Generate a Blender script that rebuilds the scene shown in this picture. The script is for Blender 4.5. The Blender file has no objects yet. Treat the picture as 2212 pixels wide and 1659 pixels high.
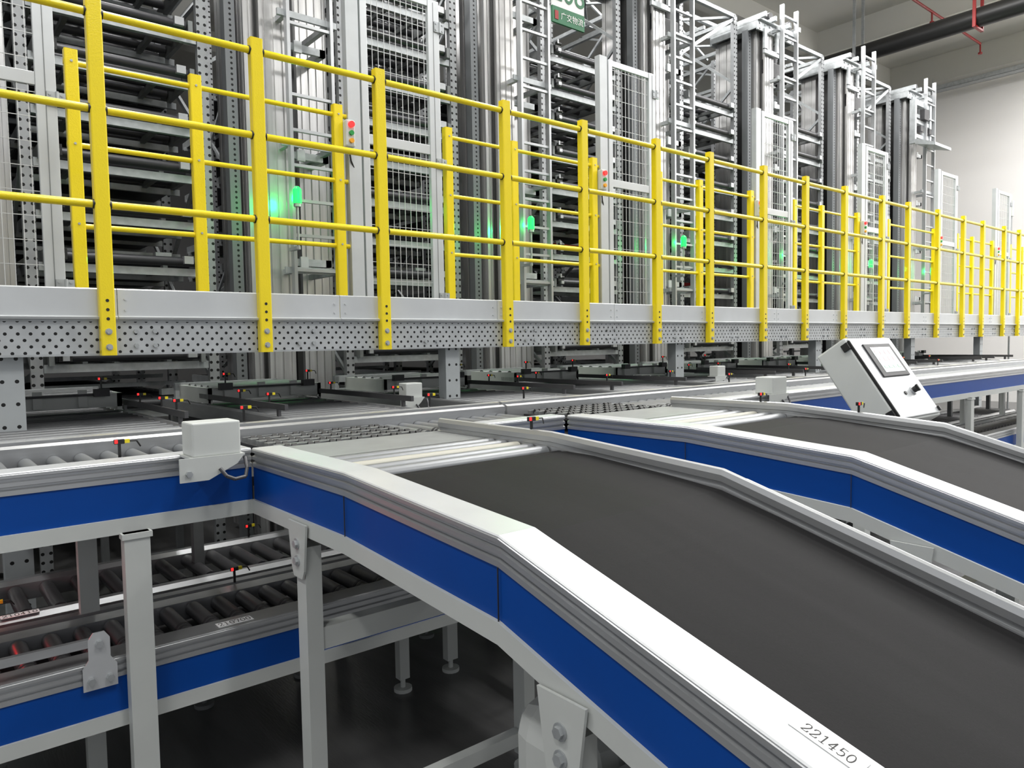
import bpy, math, random, bmesh
from mathutils import Vector, Matrix
random.seed(4)
S=bpy.context.scene
COL=S.collection
# ---------------------------------------------------------------- materials
def newmat(name,base,rough=.5,metal=0.,noise=0.,nscale=20.,bump=0.,bscale=80.,emit=None,estr=0.,stretch=None,coat=0.,spec=None):
    m=bpy.data.materials.new(name); m.use_nodes=True
    nt=m.node_tree; N=nt.nodes; L=nt.links
    b=N['Principled BSDF']
    b.inputs['Base Color'].default_value=(*base,1)
    b.inputs['Roughness'].default_value=rough
    b.inputs['Metallic'].default_value=metal
    if spec is not None: b.inputs['Specular IOR Level'].default_value=spec
    if coat: b.inputs['Coat Weight'].default_value=coat
    if emit:
        b.inputs['Emission Color'].default_value=(*emit,1); b.inputs['Emission Strength'].default_value=estr
    tc=N.new('ShaderNodeTexCoord'); mp=N.new('ShaderNodeMapping')
    if stretch: mp.inputs['Scale'].default_value=stretch
    L.new(tc.outputs['Object'],mp.inputs['Vector'])
    if noise>0:
        n=N.new('ShaderNodeTexNoise'); n.inputs['Scale'].default_value=nscale; n.inputs['Detail'].default_value=5
        L.new(mp.outputs[0],n.inputs['Vector'])
        r=N.new('ShaderNodeMapRange'); r.inputs['From Min'].default_value=.3; r.inputs['From Max'].default_value=.7
        r.inputs['To Min'].default_value=1-noise; r.inputs['To Max'].default_value=1+noise
        L.new(n.outputs['Fac'],r.inputs['Value'])
        mx=N.new('ShaderNodeMix'); mx.data_type='RGBA'; mx.blend_type='MULTIPLY'; mx.inputs[0].default_value=1
        mx.inputs[6].default_value=(*base,1); L.new(r.outputs[0],mx.inputs[7])
        L.new(mx.outputs[2],b.inputs['Base Color'])
    if bump>0:
        n2=N.new('ShaderNodeTexNoise'); n2.inputs['Scale'].default_value=bscale; n2.inputs['Detail'].default_value=3
        L.new(mp.outputs[0],n2.inputs['Vector'])
        bp=N.new('ShaderNodeBump'); bp.inputs['Strength'].default_value=bump; bp.inputs['Distance'].default_value=.01
        L.new(n2.outputs['Fac'],bp.inputs['Height']); L.new(bp.outputs[0],b.inputs['Normal'])
    return m
def perforate(m,ua,va,p,q,r,stag=True,dark=(.012,.012,.012)):
    """punched-hole pattern on a sheet-metal material, in object space"""
    nt=m.node_tree;N=nt.nodes;L=nt.links;b=N['Principled BSDF']
    tc=N.new('ShaderNodeTexCoord'); sp=N.new('ShaderNodeSeparateXYZ'); L.new(tc.outputs['Object'],sp.inputs[0])
    def M(op,a,c=None):
        n=N.new('ShaderNodeMath'); n.operation=op
        for i,v in enumerate((a,c)):
            if v is None: continue
            if isinstance(v,(int,float)): n.inputs[i].default_value=v
            else: L.new(v,n.inputs[i])
        return n.outputs[0]
    u=M('DIVIDE',sp.outputs[ua],p); v=M('DIVIDE',sp.outputs[va],q)
    if stag:
        row=M('FLOOR',v); u=M('ADD',u,M('MULTIPLY',M('FLOORED_MODULO',row,2.),.5))
    fu=M('MULTIPLY',M('SUBTRACT',M('FRACT',u),.5),p); fv=M('MULTIPLY',M('SUBTRACT',M('FRACT',v),.5),q)
    d=M('SQRT',M('ADD',M('MULTIPLY',fu,fu),M('MULTIPLY',fv,fv)))
    f=M('LESS_THAN',d,r)
    mx=N.new('ShaderNodeMix'); mx.data_type='RGBA'; L.new(f,mx.inputs[0])
    src=b.inputs['Base Color']
    if src.is_linked: L.new(src.links[0].from_socket,mx.inputs[6])
    else: mx.inputs[6].default_value=src.default_value
    mx.inputs[7].default_value=(*dark,1)
    L.new(mx.outputs[2],b.inputs['Base Color'])
    return m
YEL=newmat('yellow_paint',(.86,.67,.004),.30,bump=.12,bscale=120,coat=.2)
BLU=newmat('blue_panel',(.0,.055,.30),.45,noise=.06,nscale=3,spec=.25)
ALU=newmat('brushed_aluminium',(.48,.49,.50),.33,.7,noise=.08,nscale=6,stretch=(1,1,8))
ALS=newmat('satin_aluminium_profile',(.48,.49,.50),.34,.7,noise=.05,nscale=4)
ALF=newmat('flange_white_aluminium',(.60,.615,.63),.35,.4,noise=.05,nscale=4)
WHP=newmat('white_grey_paint',(.54,.56,.54),.38,noise=.03,nscale=5)
GAL=newmat('galvanised_steel',(.42,.44,.45),.42,.45,noise=.14,nscale=14)
GAD=newmat('grey_beam',(.20,.21,.21),.5,.3,noise=.1,nscale=8)
PLT=newmat('transfer_plate_steel',(.26,.27,.27),.5,.4,noise=.08,nscale=8)
LGT=newmat('light_grey_sheet',(.57,.59,.60),.35,.3,noise=.05,nscale=3)
DRK=newmat('dark_steel',(.045,.045,.048),.5,.3,noise=.2,nscale=10)
GDR=newmat('anodised_guide_bar',(.12,.12,.125),.4,.6)
ROL=newmat('dark_roller',(.10,.10,.105),.36,.4)
RRL=newmat('rack_roller',(.045,.045,.05),.34,.3)
ROG=newmat('zinc_roller',(.26,.27,.28),.38,.6)
ROF=newmat('dimmed_zinc_roller',(.15,.155,.16),.45,.5)  # zinc colour darkened to hold back bright reflections under the walkway
ROW=newmat('cream_roller',(.42,.41,.35),.45)
BLK=newmat('black_plastic',(.012,.012,.012),.4)
RUB=newmat('black_rubber',(.02,.02,.02),.6)
BELT=newmat('belt_rubber',(.0125,.0123,.0128),.6,noise=.14,nscale=5,bump=.12,bscale=500,stretch=(2.2,.1,1),spec=.07)
RED=newmat('red_lens',(.6,.01,.01),.3,emit=(1,.02,.02),estr=2.0)
REDP=newmat('red_paint',(.30,.01,.01),.4)
GRN=newmat('green_lens',(.0,.4,.05),.3,emit=(.03,1,.16),estr=1.3)
GRP=newmat('green_button',(.01,.28,.05),.35)
ORG_=newmat('amber_button',(.8,.35,.01),.35)
YLS=newmat('sensor_yellow',(.75,.62,.02),.4)
WIRE=newmat('white_wire',(.60,.61,.61),.4,.3)
PAP=newmat('paper_label',(.92,.92,.92),.6)
INK=newmat('ink',(.01,.01,.01),.6)
PERF=perforate(newmat('perforated_beam',(.48,.50,.51),.42,.4,noise=.1,nscale=10),0,2,.056,.034,.0085)
UPR=perforate(newmat('perforated_upright',(.34,.35,.36),.45,.4,noise=.1,nscale=10),0,2,.06,.075,.014,False)
JMB=perforate(newmat('gate_jamb_sheet',(.54,.56,.57),.4,.3,noise=.05,nscale=5),0,2,.2,.15,.008,False)
UPD=perforate(newmat('dark_perforated_upright',(.20,.21,.22),.45,.4),0,2,.07,.05,.012,False)
COLM=perforate(newmat('column_steel',(.48,.51,.52),.45,.25,noise=.05,nscale=6),0,2,.065,.12,.010,False)
SGN=newmat('sign_white',(.7,.7,.68),.5); SGG=newmat('sign_green',(.01,.13,.05),.5)
SCR=newmat('screen_glow',(.6,.64,.64),.2,emit=(.8,.85,.82),estr=.35)
SCP=newmat('screen_pink',(.7,.45,.48),.3,emit=(.85,.35,.38),estr=.12)
SCG=newmat('screen_green',(.3,.6,.4),.3,emit=(.3,.8,.4),estr=.12)
LAMP=newmat('lamp_tube',(1,1,1),.5,emit=(1,.98,.95),estr=9)
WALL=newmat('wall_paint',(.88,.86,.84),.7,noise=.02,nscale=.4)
WALB=newmat('rear_wall_shade',(.14,.14,.14),.8,noise=.1,nscale=.4)  # dark colour stands in for deep shade behind the racks
CEIL=newmat('ceiling_paint',(.68,.67,.62),.8,noise=.04,nscale=.5)
FLR=newmat('floor_epoxy',(.095,.095,.095),.28,noise=.4,nscale=2.2,bump=.08,bscale=40,stretch=(2.5,.35,1))
MST=newmat('mast_aluminium',(.58,.575,.57),.30,.68,noise=.18,nscale=3,stretch=(5,5,.3))
# ---------------------------------------------------------------- builders
ROOT={}
KIDS={}
class MB:
    def __init__(s): s.v=[];s.f=[];s.m=[];s.s=[]
    def add(s,vs,fs,mat=0,smooth=False):
        o=len(s.v); s.v+=[tuple(v) for v in vs]
        for f in fs: s.f.append(tuple(i+o for i in f)); s.m.append(mat); s.s.append(smooth)
        return s
    def box(s,c,d,mat=0,R=None):
        x,y,z=d[0]/2,d[1]/2,d[2]/2; c=Vector(c)
        vs=[Vector(p) for p in((-x,-y,-z),(x,-y,-z),(x,y,-z),(-x,y,-z),(-x,-y,z),(x,-y,z),(x,y,z),(-x,y,z))]
        if R is not None: vs=[R@v for v in vs]
        return s.add([v+c for v in vs],[(0,3,2,1),(4,5,6,7),(0,1,5,4),(1,2,6,5),(2,3,7,6),(3,0,4,7)],mat)
    def bb(s,a,b,mat=0):
        return s.box([(a[i]+b[i])/2 for i in range(3)],[abs(b[i]-a[i]) for i in range(3)],mat)
    def beam(s,p0,p1,w,h,mat=0,up=(0,0,1)):
        p0=Vector(p0);p1=Vector(p1);d=p1-p0;L=d.length;d.normalize()
        u=Vector(up)
        if abs(d.dot(u))>.98: u=Vector((0,1,0))
        sd=d.cross(u).normalized(); u=sd.cross(d).normalized()
        R=Matrix((sd,d,u)).transposed()
        return s.box((p0+p1)/2,(w,L,h),mat,R)
    def cyl(s,p0,p1,r,n=12,mat=0,r2=None,smooth=True):
        p0=Vector(p0);p1=Vector(p1);d=(p1-p0).normalized()
        a=Vector((0,0,1)) if abs(d.z)<.9 else Vector((1,0,0))
        e=d.cross(a).normalized(); g=d.cross(e)
        r2=r if r2 is None else r2
        vs=[];
        for k in range(n):
            t=2*math.pi*k/n; w=e*math.cos(t)+g*math.sin(t); vs.append(p0+w*r)
        for k in range(n):
            t=2*math.pi*k/n; w=e*math.cos(t)+g*math.sin(t); vs.append(p1+w*r2)
        s.add(vs,[(k,(k+1)%n,(k+1)%n+n,k+n) for k in range(n)],mat,smooth)
        s.add(vs,[tuple(range(n))[::-1],tuple(range(n,2*n))],mat)
        return s
    def tube(s,pts,r,n=8,mat=0):
        for a,b in zip(pts[:-1],pts[1:]): s.cyl(a,b,r,n,mat)
        return s
    def sweep(s,path,nv,prof,mat=0,upv=(0,0,1)):
        nv=Vector(nv);upv=Vector(upv);n=len(prof);vs=[]
        for p in path:
            for o,z in prof: vs.append(Vector(p)+nv*o+upv*z)
        fs=[]
        for i in range(len(path)-1):
            for k in range(n):
                fs.append((i*n+k,i*n+(k+1)%n,(i+1)*n+(k+1)%n,(i+1)*n+k))
        fs.append(tuple(range(n))[::-1]); fs.append(tuple(range((len(path)-1)*n,len(path)*n)))
        return s.add(vs,fs,mat)
    def make(s,name,mats,parent=None,bevel=0,label=None,kind=None):
        org=Vector(ROOT.get(parent,(0,0,0))) if parent else Vector((0,0,0))
        me=bpy.data.meshes.new(name)
        me.from_pydata([tuple(Vector(v)-org) for v in s.v],[],s.f)
        for m in (mats if isinstance(mats,(list,tuple)) else [mats]): me.materials.append(m)
        me.polygons.foreach_set('material_index',s.m); me.polygons.foreach_set('use_smooth',s.s)
        me.update()
        bm=bmesh.new(); bm.from_mesh(me); bmesh.ops.recalc_face_normals(bm,faces=bm.faces); bm.to_mesh(me); bm.free()
        o=bpy.data.objects.new(name,me); COL.objects.link(o)
        if bevel:
            b=o.modifiers.new('bevel','BEVEL'); b.width=bevel; b.segments=3 if bevel>.03 else 2; b.limit_method='ANGLE'
        if parent:
            o.parent=parent; ROOT[o]=ROOT[parent]; KIDS.setdefault(parent,[]).append(o)
        if label: o['label']=label
        if kind: o['kind']=kind
        return o
def thing(name,loc,label,cat,group=None):
    e=bpy.data.objects.new(name,None); e.empty_display_size=.1; e.location=loc; COL.objects.link(e)
    e['label']=label; e['category']=cat
    if group: e['group']=group
    ROOT[e]=Vector(loc); KIDS[e]=[]
    return e
def solo(mb,name,mats,loc,label,cat,group=None,bevel=0):
    mb.v=[tuple(Vector(v)-Vector(loc)) for v in mb.v]
    o=mb.make(name,mats,None,bevel); o.location=loc; o['label']=label; o['category']=cat
    if group:o['group']=group
    ROOT[o]=Vector(loc)
    return o
def dup(root,loc,label=None):
    n=root.copy(); COL.objects.link(n); n.location=loc; ROOT[n]=Vector(loc)
    if label: n['label']=label
    def rec(src,dst):
        for c in KIDS.get(src,[]):
            cc=c.copy(); cc.parent=dst; COL.objects.link(cc); ROOT[cc]=Vector(loc); KIDS.setdefault(dst,[]).append(cc); rec(c,cc)
    rec(root,n)
    return n
def shifted(root,dx=0,dy=0,dz=0,label=None):
    return dup(root,Vector(ROOT[root])+Vector((dx,dy,dz)),label)
def instance_part(src,parent,off):
    o=src.copy(); COL.objects.link(o); o.parent=parent; o.location=off; ROOT[o]=ROOT[parent]; KIDS.setdefault(parent,[]).append(o)
    return o
def text(s,size,pos,right,up,mat,parent,name='lettering',ext=.0006,align='CENTER'):
    cu=bpy.data.curves.new(name,'FONT'); cu.body=s; cu.size=size; cu.extrude=ext; cu.align_x=align; cu.align_y='CENTER'
    t=bpy.data.objects.new('tmp',cu); COL.objects.link(t)
    bpy.context.view_layer.update()
    dg=bpy.context.evaluated_depsgraph_get()
    me=bpy.data.meshes.new_from_object(t.evaluated_get(dg))
    bpy.data.objects.remove(t)
    r=Vector(right).normalized();u=Vector(up).normalized();n=r.cross(u)
    R=Matrix((r,u,n)).transposed().to_4x4()
    me.transform(Matrix.Translation(Vector(pos)-Vector(ROOT[parent]))@R)
    me.materials.clear(); me.materials.append(mat)
    o=bpy.data.objects.new(name,me); COL.objects.link(o); o.parent=parent; ROOT[o]=ROOT[parent]; KIDS.setdefault(parent,[]).append(o)
    return o
GLY={'2':[[(.04,.74),(.08,.90),(.2,.99),(.34,.97),(.44,.84),(.43,.66),(.30,.42),(.05,.06)],[(.03,.03),(.44,.03),(.49,.2)]],
 '1':[[(.08,.86),(.26,.98),(.26,.02)],[(.08,.02),(.44,.02)]],
 '4':[[(.34,.02),(.34,.98),(.02,.3),(.5,.3)],[(.2,.02),(.46,.02)]],
 '5':[[(.45,.97),(.12,.97),(.09,.54),(.24,.62),(.39,.55),(.46,.34),(.38,.1),(.2,.01),(.05,.1)]],
 '7':[[(.03,.78),(.05,.97),(.47,.97),(.24,.02)]],
 '0':[[(.25+.22*math.sin(t*math.pi/8),.5+.48*math.cos(t*math.pi/8)) for t in range(17)]]}
def stamped(s,h,pos,right,up,parent):
    """thin serif digits printed flat on a label"""
    r=Vector(right).normalized();u=Vector(up).normalized();n=r.cross(u).normalized(); adv=.64*h; pos=Vector(pos)
    b=MB(); x0=-adv*len(s)/2+.07*h
    for i,ch in enumerate(s):
        for pl in GLY[ch]:
            P3=[pos+r*(x0+adv*i+x*h)+u*((y-.5)*h) for x,y in pl]
            for p,q in zip(P3[:-1],P3[1:]):
                d=(q-p).normalized(); w=.03+.05*abs(d.dot(u))
                b.beam(p-d*h*.012,q+d*h*.012,w*h,.0008,0,n)
    return b.make('lettering',INK,parent)
P=2.87
H=1.9
def XK(k): return .86+P*k
# ---------------------------------------------------------------- camera
cd=bpy.data.cameras.new('camera'); cam=bpy.data.objects.new('camera',cd); COL.objects.link(cam)
ri=Vector((.7704,-.6373,-.0170)).normalized(); fw=Vector((.6357,.7699,-.0556)); fw=(fw-ri*fw.dot(ri)).normalized(); upc=ri.cross(fw)
M4=Matrix((ri,upc,-fw)).transposed().to_4x4(); M4.translation=Vector((0,0,H)); cam.matrix_world=M4
cd.sensor_width=36; cd.lens=26.04; cd.clip_start=.05; cd.clip_end=200
S.camera=cam
# ---------------------------------------------------------------- room
def struct(mb,name,mat):
    o=mb.make(name,mat); o['kind']='structure'; return o
struct(MB().bb((-8,-6,-.2),(24.2,30.2,0)),'floor',FLR)
struct(MB().bb((24,-6,0),(24.2,30,10.2)),'wall_right',WALL)
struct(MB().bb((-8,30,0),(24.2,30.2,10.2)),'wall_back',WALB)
struct(MB().bb((-8,-6,10),(24.2,30.2,10.2)),'ceiling',CEIL)
n=1
for x in (5.5,12.5,19.5):
    struct(MB().bb((x-.25,-6,9.35),(x+.25,30,10)),'trim_%d'%n,CEIL); n+=1
struct(MB().bb((23.6,-6,9.25),(24,30,10)),'trim_%d'%n,CEIL); n+=1
for y in (1,10.5,20):
    struct(MB().bb((-8,y-.2,9.5),(23.6,y+.2,10)),'trim_%d'%n,CEIL); n+=1
# ---------------------------------------------------------------- ceiling lamps, some added out of view as fill
lm=thing('batten_lamp',(0,0,9.2),'out-of-view white linear LED batten lamp hung from the ceiling','ceiling lamp','ceiling batten lamps')
MB().box((0,0,9.2),(.12,3.2,.06)).make('housing',WHP,lm)
MB().box((0,0,9.155),(.09,3.1,.03)).make('tube',LAMP,lm)
hg=MB().cyl((0,-1.2,9.23),(0,-1.2,10),.01,6).make('hanger',GAL,lm); instance_part(hg,lm,(0,2.4,0))
ld=bpy.data.lights.new('lamp_light','AREA'); ld.shape='RECTANGLE'; ld.size=.5; ld.size_y=3.1; ld.energy=200; ld.color=(1,.99,.98)
lo=bpy.data.objects.new('lamp_light',ld); COL.objects.link(lo); lo.parent=lm; lo.location=(0,0,-.08); KIDS[lm].append(lo)
ld2=ld.copy(); ld2.energy=60; ld2.name='fill_uplight'
lo2=bpy.data.objects.new('fill_uplight',ld2); COL.objects.link(lo2); lo2.parent=lm; lo2.location=(0,0,.06); lo2.rotation_euler=(math.pi,0,0); KIDS[lm].append(lo2)  # upward fill added to brighten the ceiling
strong=ld.copy(); strong.energy=600; strong.name='lamp_light_strong'  # stronger fill for the lamps added beside the right wall
first=True
for x,y in ((-3.5,-2),(2,-3),(8.5,-3),(-3.5,4),(2,3.2),(7.5,3.4),(2.4,8.2),(14,-2.5),(20,-4),(2,14),(8.3,8.3),(11,4.2),(12,7.6),(15.6,5.2),(14.2,2),(21.0,3.0),(21.0,-.8),(17,1.5)):  # right-hand lamps added out of view to brighten the wall and right side
    if first: lm.location=(x,y,9.2); ROOT[lm]=Vector((x,y,9.2)); first=False
    else:
        nl=dup(lm,(x,y,9.2))
        if x>20.5:
            for c in KIDS[nl]:
                if c.name.startswith('lamp_light'): c.data=strong
# ---------------------------------------------------------------- platform
YF=4.6
X0,X1=-1.2,21.5
pl=thing('elevated_walkway',(X0,YF,1.87),'long grey steel walkway with perforated edge beam and toe board','walkway')
b=MB(); b.bb((X0,YF,1.87),(X1,YF+.012,2.06)); b.make('perforated_beam',PERF,pl)
bf=MB().bb((X0,YF-.006,2.055),(X1,YF+.06,2.067)).make('beam_flange',GAL,pl); instance_part(bf,pl,(0,0,-.187))
b=MB(); b.bb((X0,YF+.05,2.03),(X1,5.55,2.06)); b.bb((X0,5.5,1.87),(X1,5.55,2.03)); b.make('deck',GAD,pl)
jo=MB().bb((X0+.3,YF+.05,1.9),(X0+.36,5.5,2.03)).make('deck_joist',GAL,pl)
i=1
while X0+.3+i*.957<X1-.2: instance_part(jo,pl,(i*.957,0,0)); i+=1
xs=[X0]+[ .95+1.35*i for i in range(0,15)]+[X1]
for a,c in zip(xs[:-1],xs[1:]):
    b=MB(); b.sweep([(a+.002,YF,2.067),(c-.002,YF,2.067)],(0,-1,0),[(.03,0),(.034,.012),(.012,.02),(.012,.165),(.0,.172),(-.03,.172),(-.03,.165),(.006,.16),(.006,0)])
    for zz in (2.12,2.18):
        for xx in (a+.04,c-.04): b.cyl((xx,YF-.012,zz),(xx,YF-.018,zz),.007,8)
    b.make('toe_board',LGT,pl)
b=MB()
x=X0+.3
while x<X1:
    for dx in (0,.1):
        for zz in (1.92,2.0):
            b.cyl((x+dx,YF,zz),(x+dx,YF-.014,zz),.013,6,smooth=False)
    x+=.97
b.make('bolt_set',GAL,pl,kind='stuff')
cx=[-2.4,.44,3.27,6.05,8.8,11.55,14.3,17.1,19.9]
c0=None
for i,x in enumerate(cx):
    if c0 is None:
        c0=thing('support_column',(x,4.72,0),'grey steel support column with bolt holes under the walkway','steel column','walkway support columns')
        b=MB(); b.sweep([(x,4.72,.012),(x,4.72,1.868)],(1,0,0),[(-.065,-.05),(.065,-.05),(.065,.05),(.055,.05),(.055,-.04),(-.055,-.04),(-.055,.05),(-.065,.05)],0,(0,1,0)); b.make('shaft',COLM,c0)
        b=MB(); b.box((x,4.72,.006),(.22,.2,.012)); b.make('base_plate',GAL,c0)
    else: dup(c0,(x,4.72,0))
# ---------------------------------------------------------------- front railing
px=[.02, .891,1.774,2.627,3.741,4.603,5.575,6.412,7.397,8.285,9.232,10.267,11.08,12.116,13.119,13.96,14.98,15.755,16.7,17.6,18.6,19.5,20.4]
fr=thing('guard_railing',(px[0],YF-.03,1.87),'long yellow tubular steel guard railing along the walkway edge','railing')
def post_mesh(x,y,z0,z1,foot=True,face=-1):
    b=MB()
    b.sweep([(x,y,z0),(x,y,z1)],(1,0,0),[(-.038,.028),(-.038,-.022),(-.032,-.028),(.032,-.028),(.038,-.022),(.038,.028)],0,(0,1,0))
    if foot:
        for zz in (z0+.2,z0+.25,z0+.3): b.cyl((x,y-.0275,zz),(x,y-.0295,zz),.009,10,1)
        for zz in (z0+.045,z0+.13): b.cyl((x,y-.028,zz),(x,y-.04,zz),.013,6,2,smooth=False); b.cyl((x,y-.028,zz),(x,y-.031,zz),.018,12,2)
    return b
ZR=[3.71,3.20,2.69]
pm=None
for x in px:
    if pm is None:
        b=post_mesh(x,YF-.035,1.868,3.785)
        for z in ZR: b.cyl((x-.046,YF-.035,z),(x+.046,YF-.035,z),.026,12,1)
        pm=b.make('post',[YEL,BLK,GAL],fr)
    else: instance_part(pm,fr,(x-px[0],0,0))
for z in ZR:
    MB().cyl((-1.4,YF-.035,z),(X1,YF-.035,z),.0215,14).make('rail',YEL,fr)
# ---------------------------------------------------------------- rear railings, gates, button boxes
YR=5.42
rr=thing('guard_railing',(XK(0)+.06,YR,2.06),'short yellow tubular guard railing section beside a mesh gate','railing','rear railing sections')
pp=None
for off in (.06,.81,1.88):
    x=XK(0)+off
    if pp is None:
        b=post_mesh(x,YR,2.06,3.785,False); 
        for z in (2.7,3.2,3.71): b.cyl((x,YR-.028,z),(x,YR-.034,z),.008,8,1)
        pp=b.make('post',[YEL,GAL],rr)
    else: instance_part(pp,rr,(off-.06,0,0))
for z in (3.71,3.20,2.69): MB().cyl((XK(0)+.02,YR+.01,z),(XK(0)+1.97,YR+.01,z),.018,12).make('rail',YEL,rr)
for k in range(-1,7):
    if k!=0: shifted(rr,P*k)
x=XK(0)+1.95
bx=thing('push_button_box',(x,YR-.05,3.56),'light grey push button box with red and green buttons','control box','push button boxes')
MB().box((x,YR-.06,3.56),(.078,.06,.21)).make('housing',WHP,bx,bevel=.012)
MB().cyl((x,YR-.09,3.625),(x,YR-.115,3.625),.024,14).make('red_button',RED,bx)
MB().cyl((x,YR-.09,3.56),(x,YR-.11,3.56),.019,14).make('green_button',GRP,bx)
MB().cyl((x,YR-.09,3.50),(x,YR-.11,3.50),.019,14).make('amber_button',ORG_,bx)
MB().tube([(x,YR-.05,3.45),(x+.02,YR-.04,3.36),(x+.06,YR-.02,3.3),(x+.08,YR,2.3)],.007,6).make('cable',BLK,bx)
for k in range(1,7): shifted(bx,P*k)
g=thing('mesh_gate',(XK(0)-.45,YR,2.06),'tall light grey steel gate with white wire mesh and bolted hinges','gate','wire mesh gates')
xl,xr=XK(0)-.86,XK(0)-.03
zt=4.82
b=MB(); b.sweep([(xl,YR,2.06),(xl,YR,zt+.02)],(1,0,0),[(-.05,-.03),(.06,-.03),(.06,.04),(.05,.04),(.05,-.02),(-.04,-.02),(-.04,.04),(-.05,.04)],0,(0,1,0)); b.make('jamb',JMB,g)
b=MB()
dl,dr=xl+.075,xr
b.bb((dl,YR-.035,2.12),(dl+.06,YR+.005,zt)); b.bb((dr-.11,YR-.035,2.12),(dr,YR+.005,zt))
b.bb((dl+.06,YR-.03,zt-.06),(dr-.11,YR+.0,zt)); b.bb((dl+.06,YR-.03,3.52),(dr-.11,YR+.0,3.60)); b.bb((dl+.06,YR-.03,2.12),(dr-.11,YR+.0,2.2))
b.bb((dr-.062,YR-.038,2.14),(dr-.056,YR-.03,zt-.02),1)
door=b.make('door',[LGT,GAD],g,bevel=.003)
b=MB()
for za,zb in ((2.2,3.52),(3.6,zt-.06)):
    x=dl+.06+.05
    while x<dr-.12: b.box((x,YR-.02,(za+zb)/2),(.0045,.0045,zb-za)); x+=.055
    z=za+.08
    while z<zb: b.box(((dl+dr)/2-.02,YR-.016,z),(dr-dl-.17,.0045,.0045)); z+=.15
b.make('wire_mesh',WIRE,door)
b=MB(); z=2.3
b.box((dr-.005,YR-.042,z),(.10,.012,.085)); b.cyl((dr+.0,YR-.05,z-.045),(dr+.0,YR-.05,z+.045),.009,8)
for sx in (-.035,.03):
    for sz in (-.025,.025): b.cyl((dr-.005+sx,YR-.048,z+sz),(dr-.005+sx,YR-.054,z+sz),.008,8)
hgp=b.make('hinge',GAL,door)
for z in (3.45,4.6): instance_part(hgp,door,(0,0,z-2.3))
for k in range(1,8): shifted(g,P*k)
# ---------------------------------------------------------------- lift masts
def grooved(b,x,y,z0,z1,w,d,n,mat=0):
    """extruded aluminium column with a few broad faces and narrow T-slot grooves"""
    hw=w/2;hd=d/2;pts=[];q=.009
    def side(p0,p1,nin,m):
        o=[]
        for i in range(m):
            for f,dep in ((0,0),((i+.5)/m,1)):
                if dep==0:
                    if i==0: o.append(p0)
                    continue
                c=(p0[0]+(p1[0]-p0[0])*f,p0[1]+(p1[1]-p0[1])*f)
                L=math.hypot(p1[0]-p0[0],p1[1]-p0[1]); t=((p1[0]-p0[0])/L,(p1[1]-p0[1])/L)
                for a,dd in ((-q,0),(-q*.8,.014),(q*.8,.014),(q,0)):
                    o.append((c[0]+t[0]*a+nin[0]*dd,c[1]+t[1]*a+nin[1]*dd))
        return o
    m=max(1,int(round(d/.12)))
    pts+=side((-hw,-hd),(hw,-hd),(0,1),n)+side((hw,-hd),(hw,hd),(-1,0),m)+side((hw,hd),(-hw,hd),(0,-1),1)+side((-hw,hd),(-hw,-hd),(1,0),m)
    b.sweep([(x,y,z0),(x,y,z1)],(1,0,0),pts,mat,(0,1,0))
Z0M,Z1M=.05,7.02
xm=XK(0)+2.0
lf=thing('lift_mast',(xm,7.1,0),'tall broad aluminium lift mast with attached ladder','lift','vertical lifts')
b=MB(); grooved(b,xm+.03,7.12,Z0M,Z1M,.26,.24,3); b.make('main_column',MST,lf)
b=MB(); grooved(b,xm-.175,7.17,Z0M,Z1M,.09,.18,1); b.make('side_column',MST,lf)
b=MB(); grooved(b,xm-.02,7.74,Z0M,Z1M,.38,.30,3); b.make('rear_column',MST,lf)
b=MB(); grooved(b,xm+.62,7.58,Z0M,Z1M,.34,.30,4); b.make('rear_column',MST,lf)
for q in (((xm-.13,7.25,Z0M),(xm-.10,7.6,Z1M)),((xm-.132,7.05,Z0M),(xm-.105,7.25,Z1M)),((xm+.17,7.2,Z0M),(xm+.2,7.3,Z1M)),((xm+.36,7.42,Z0M),(xm+.42,7.46,Z1M))): MB().bb(*q).make('gap_shade_strip',BLK,lf)  # black strips stand in for the shaded gaps between the columns
b=MB(); b.sweep([(xm-.32,7.15,Z0M),(xm-.32,7.15,Z1M)],(1,0,0),[(-.05,0),(.05,0),(.05,.11),(.04,.11),(.04,.02),(-.04,.02),(-.04,.11),(-.05,.11)],0,(0,1,0)); b.make('perforated_upright',UPD,lf)
b=MB()
b.bb((xm-.36,6.97,Z1M-.05),(xm+.82,7.0,Z1M+.10)); b.bb((xm-.36,7.86,Z1M-.05),(xm+.82,7.9,Z1M+.10))
b.bb((xm-.36,7.0,Z1M-.02),(xm-.33,7.86,Z1M+.10)); b.bb((xm+.79,7.0,Z1M-.02),(xm+.82,7.86,Z1M+.10))
b.bb((xm-.36,6.92,Z1M+.10),(xm+.83,7.95,Z1M+.13))
for x in (xm-.3,xm+.0,xm+.45,xm+.75): b.bb((x-.025,6.85,Z1M+.13),(x+.025,8.0,Z1M+.21))
b.bb((xm-.2,6.94,Z1M-.34),(xm-.12,6.98,Z1M)); b.bb((xm+.16,6.94,Z1M-.34),(xm+.24,6.98,Z1M))
b.bb((xm-.2,6.94,Z1M-.40),(xm+.24,6.98,Z1M-.32))
for x in (xm-.3,xm-.15,xm,xm+.19,xm+.5,xm+.7): 
    for z in (Z1M-.02,Z1M+.06): b.cyl((x,6.97,z),(x,6.955,z),.015,6,1,smooth=False)
b.make('head_frame',[GAL,ALU],lf,bevel=.003)
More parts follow.
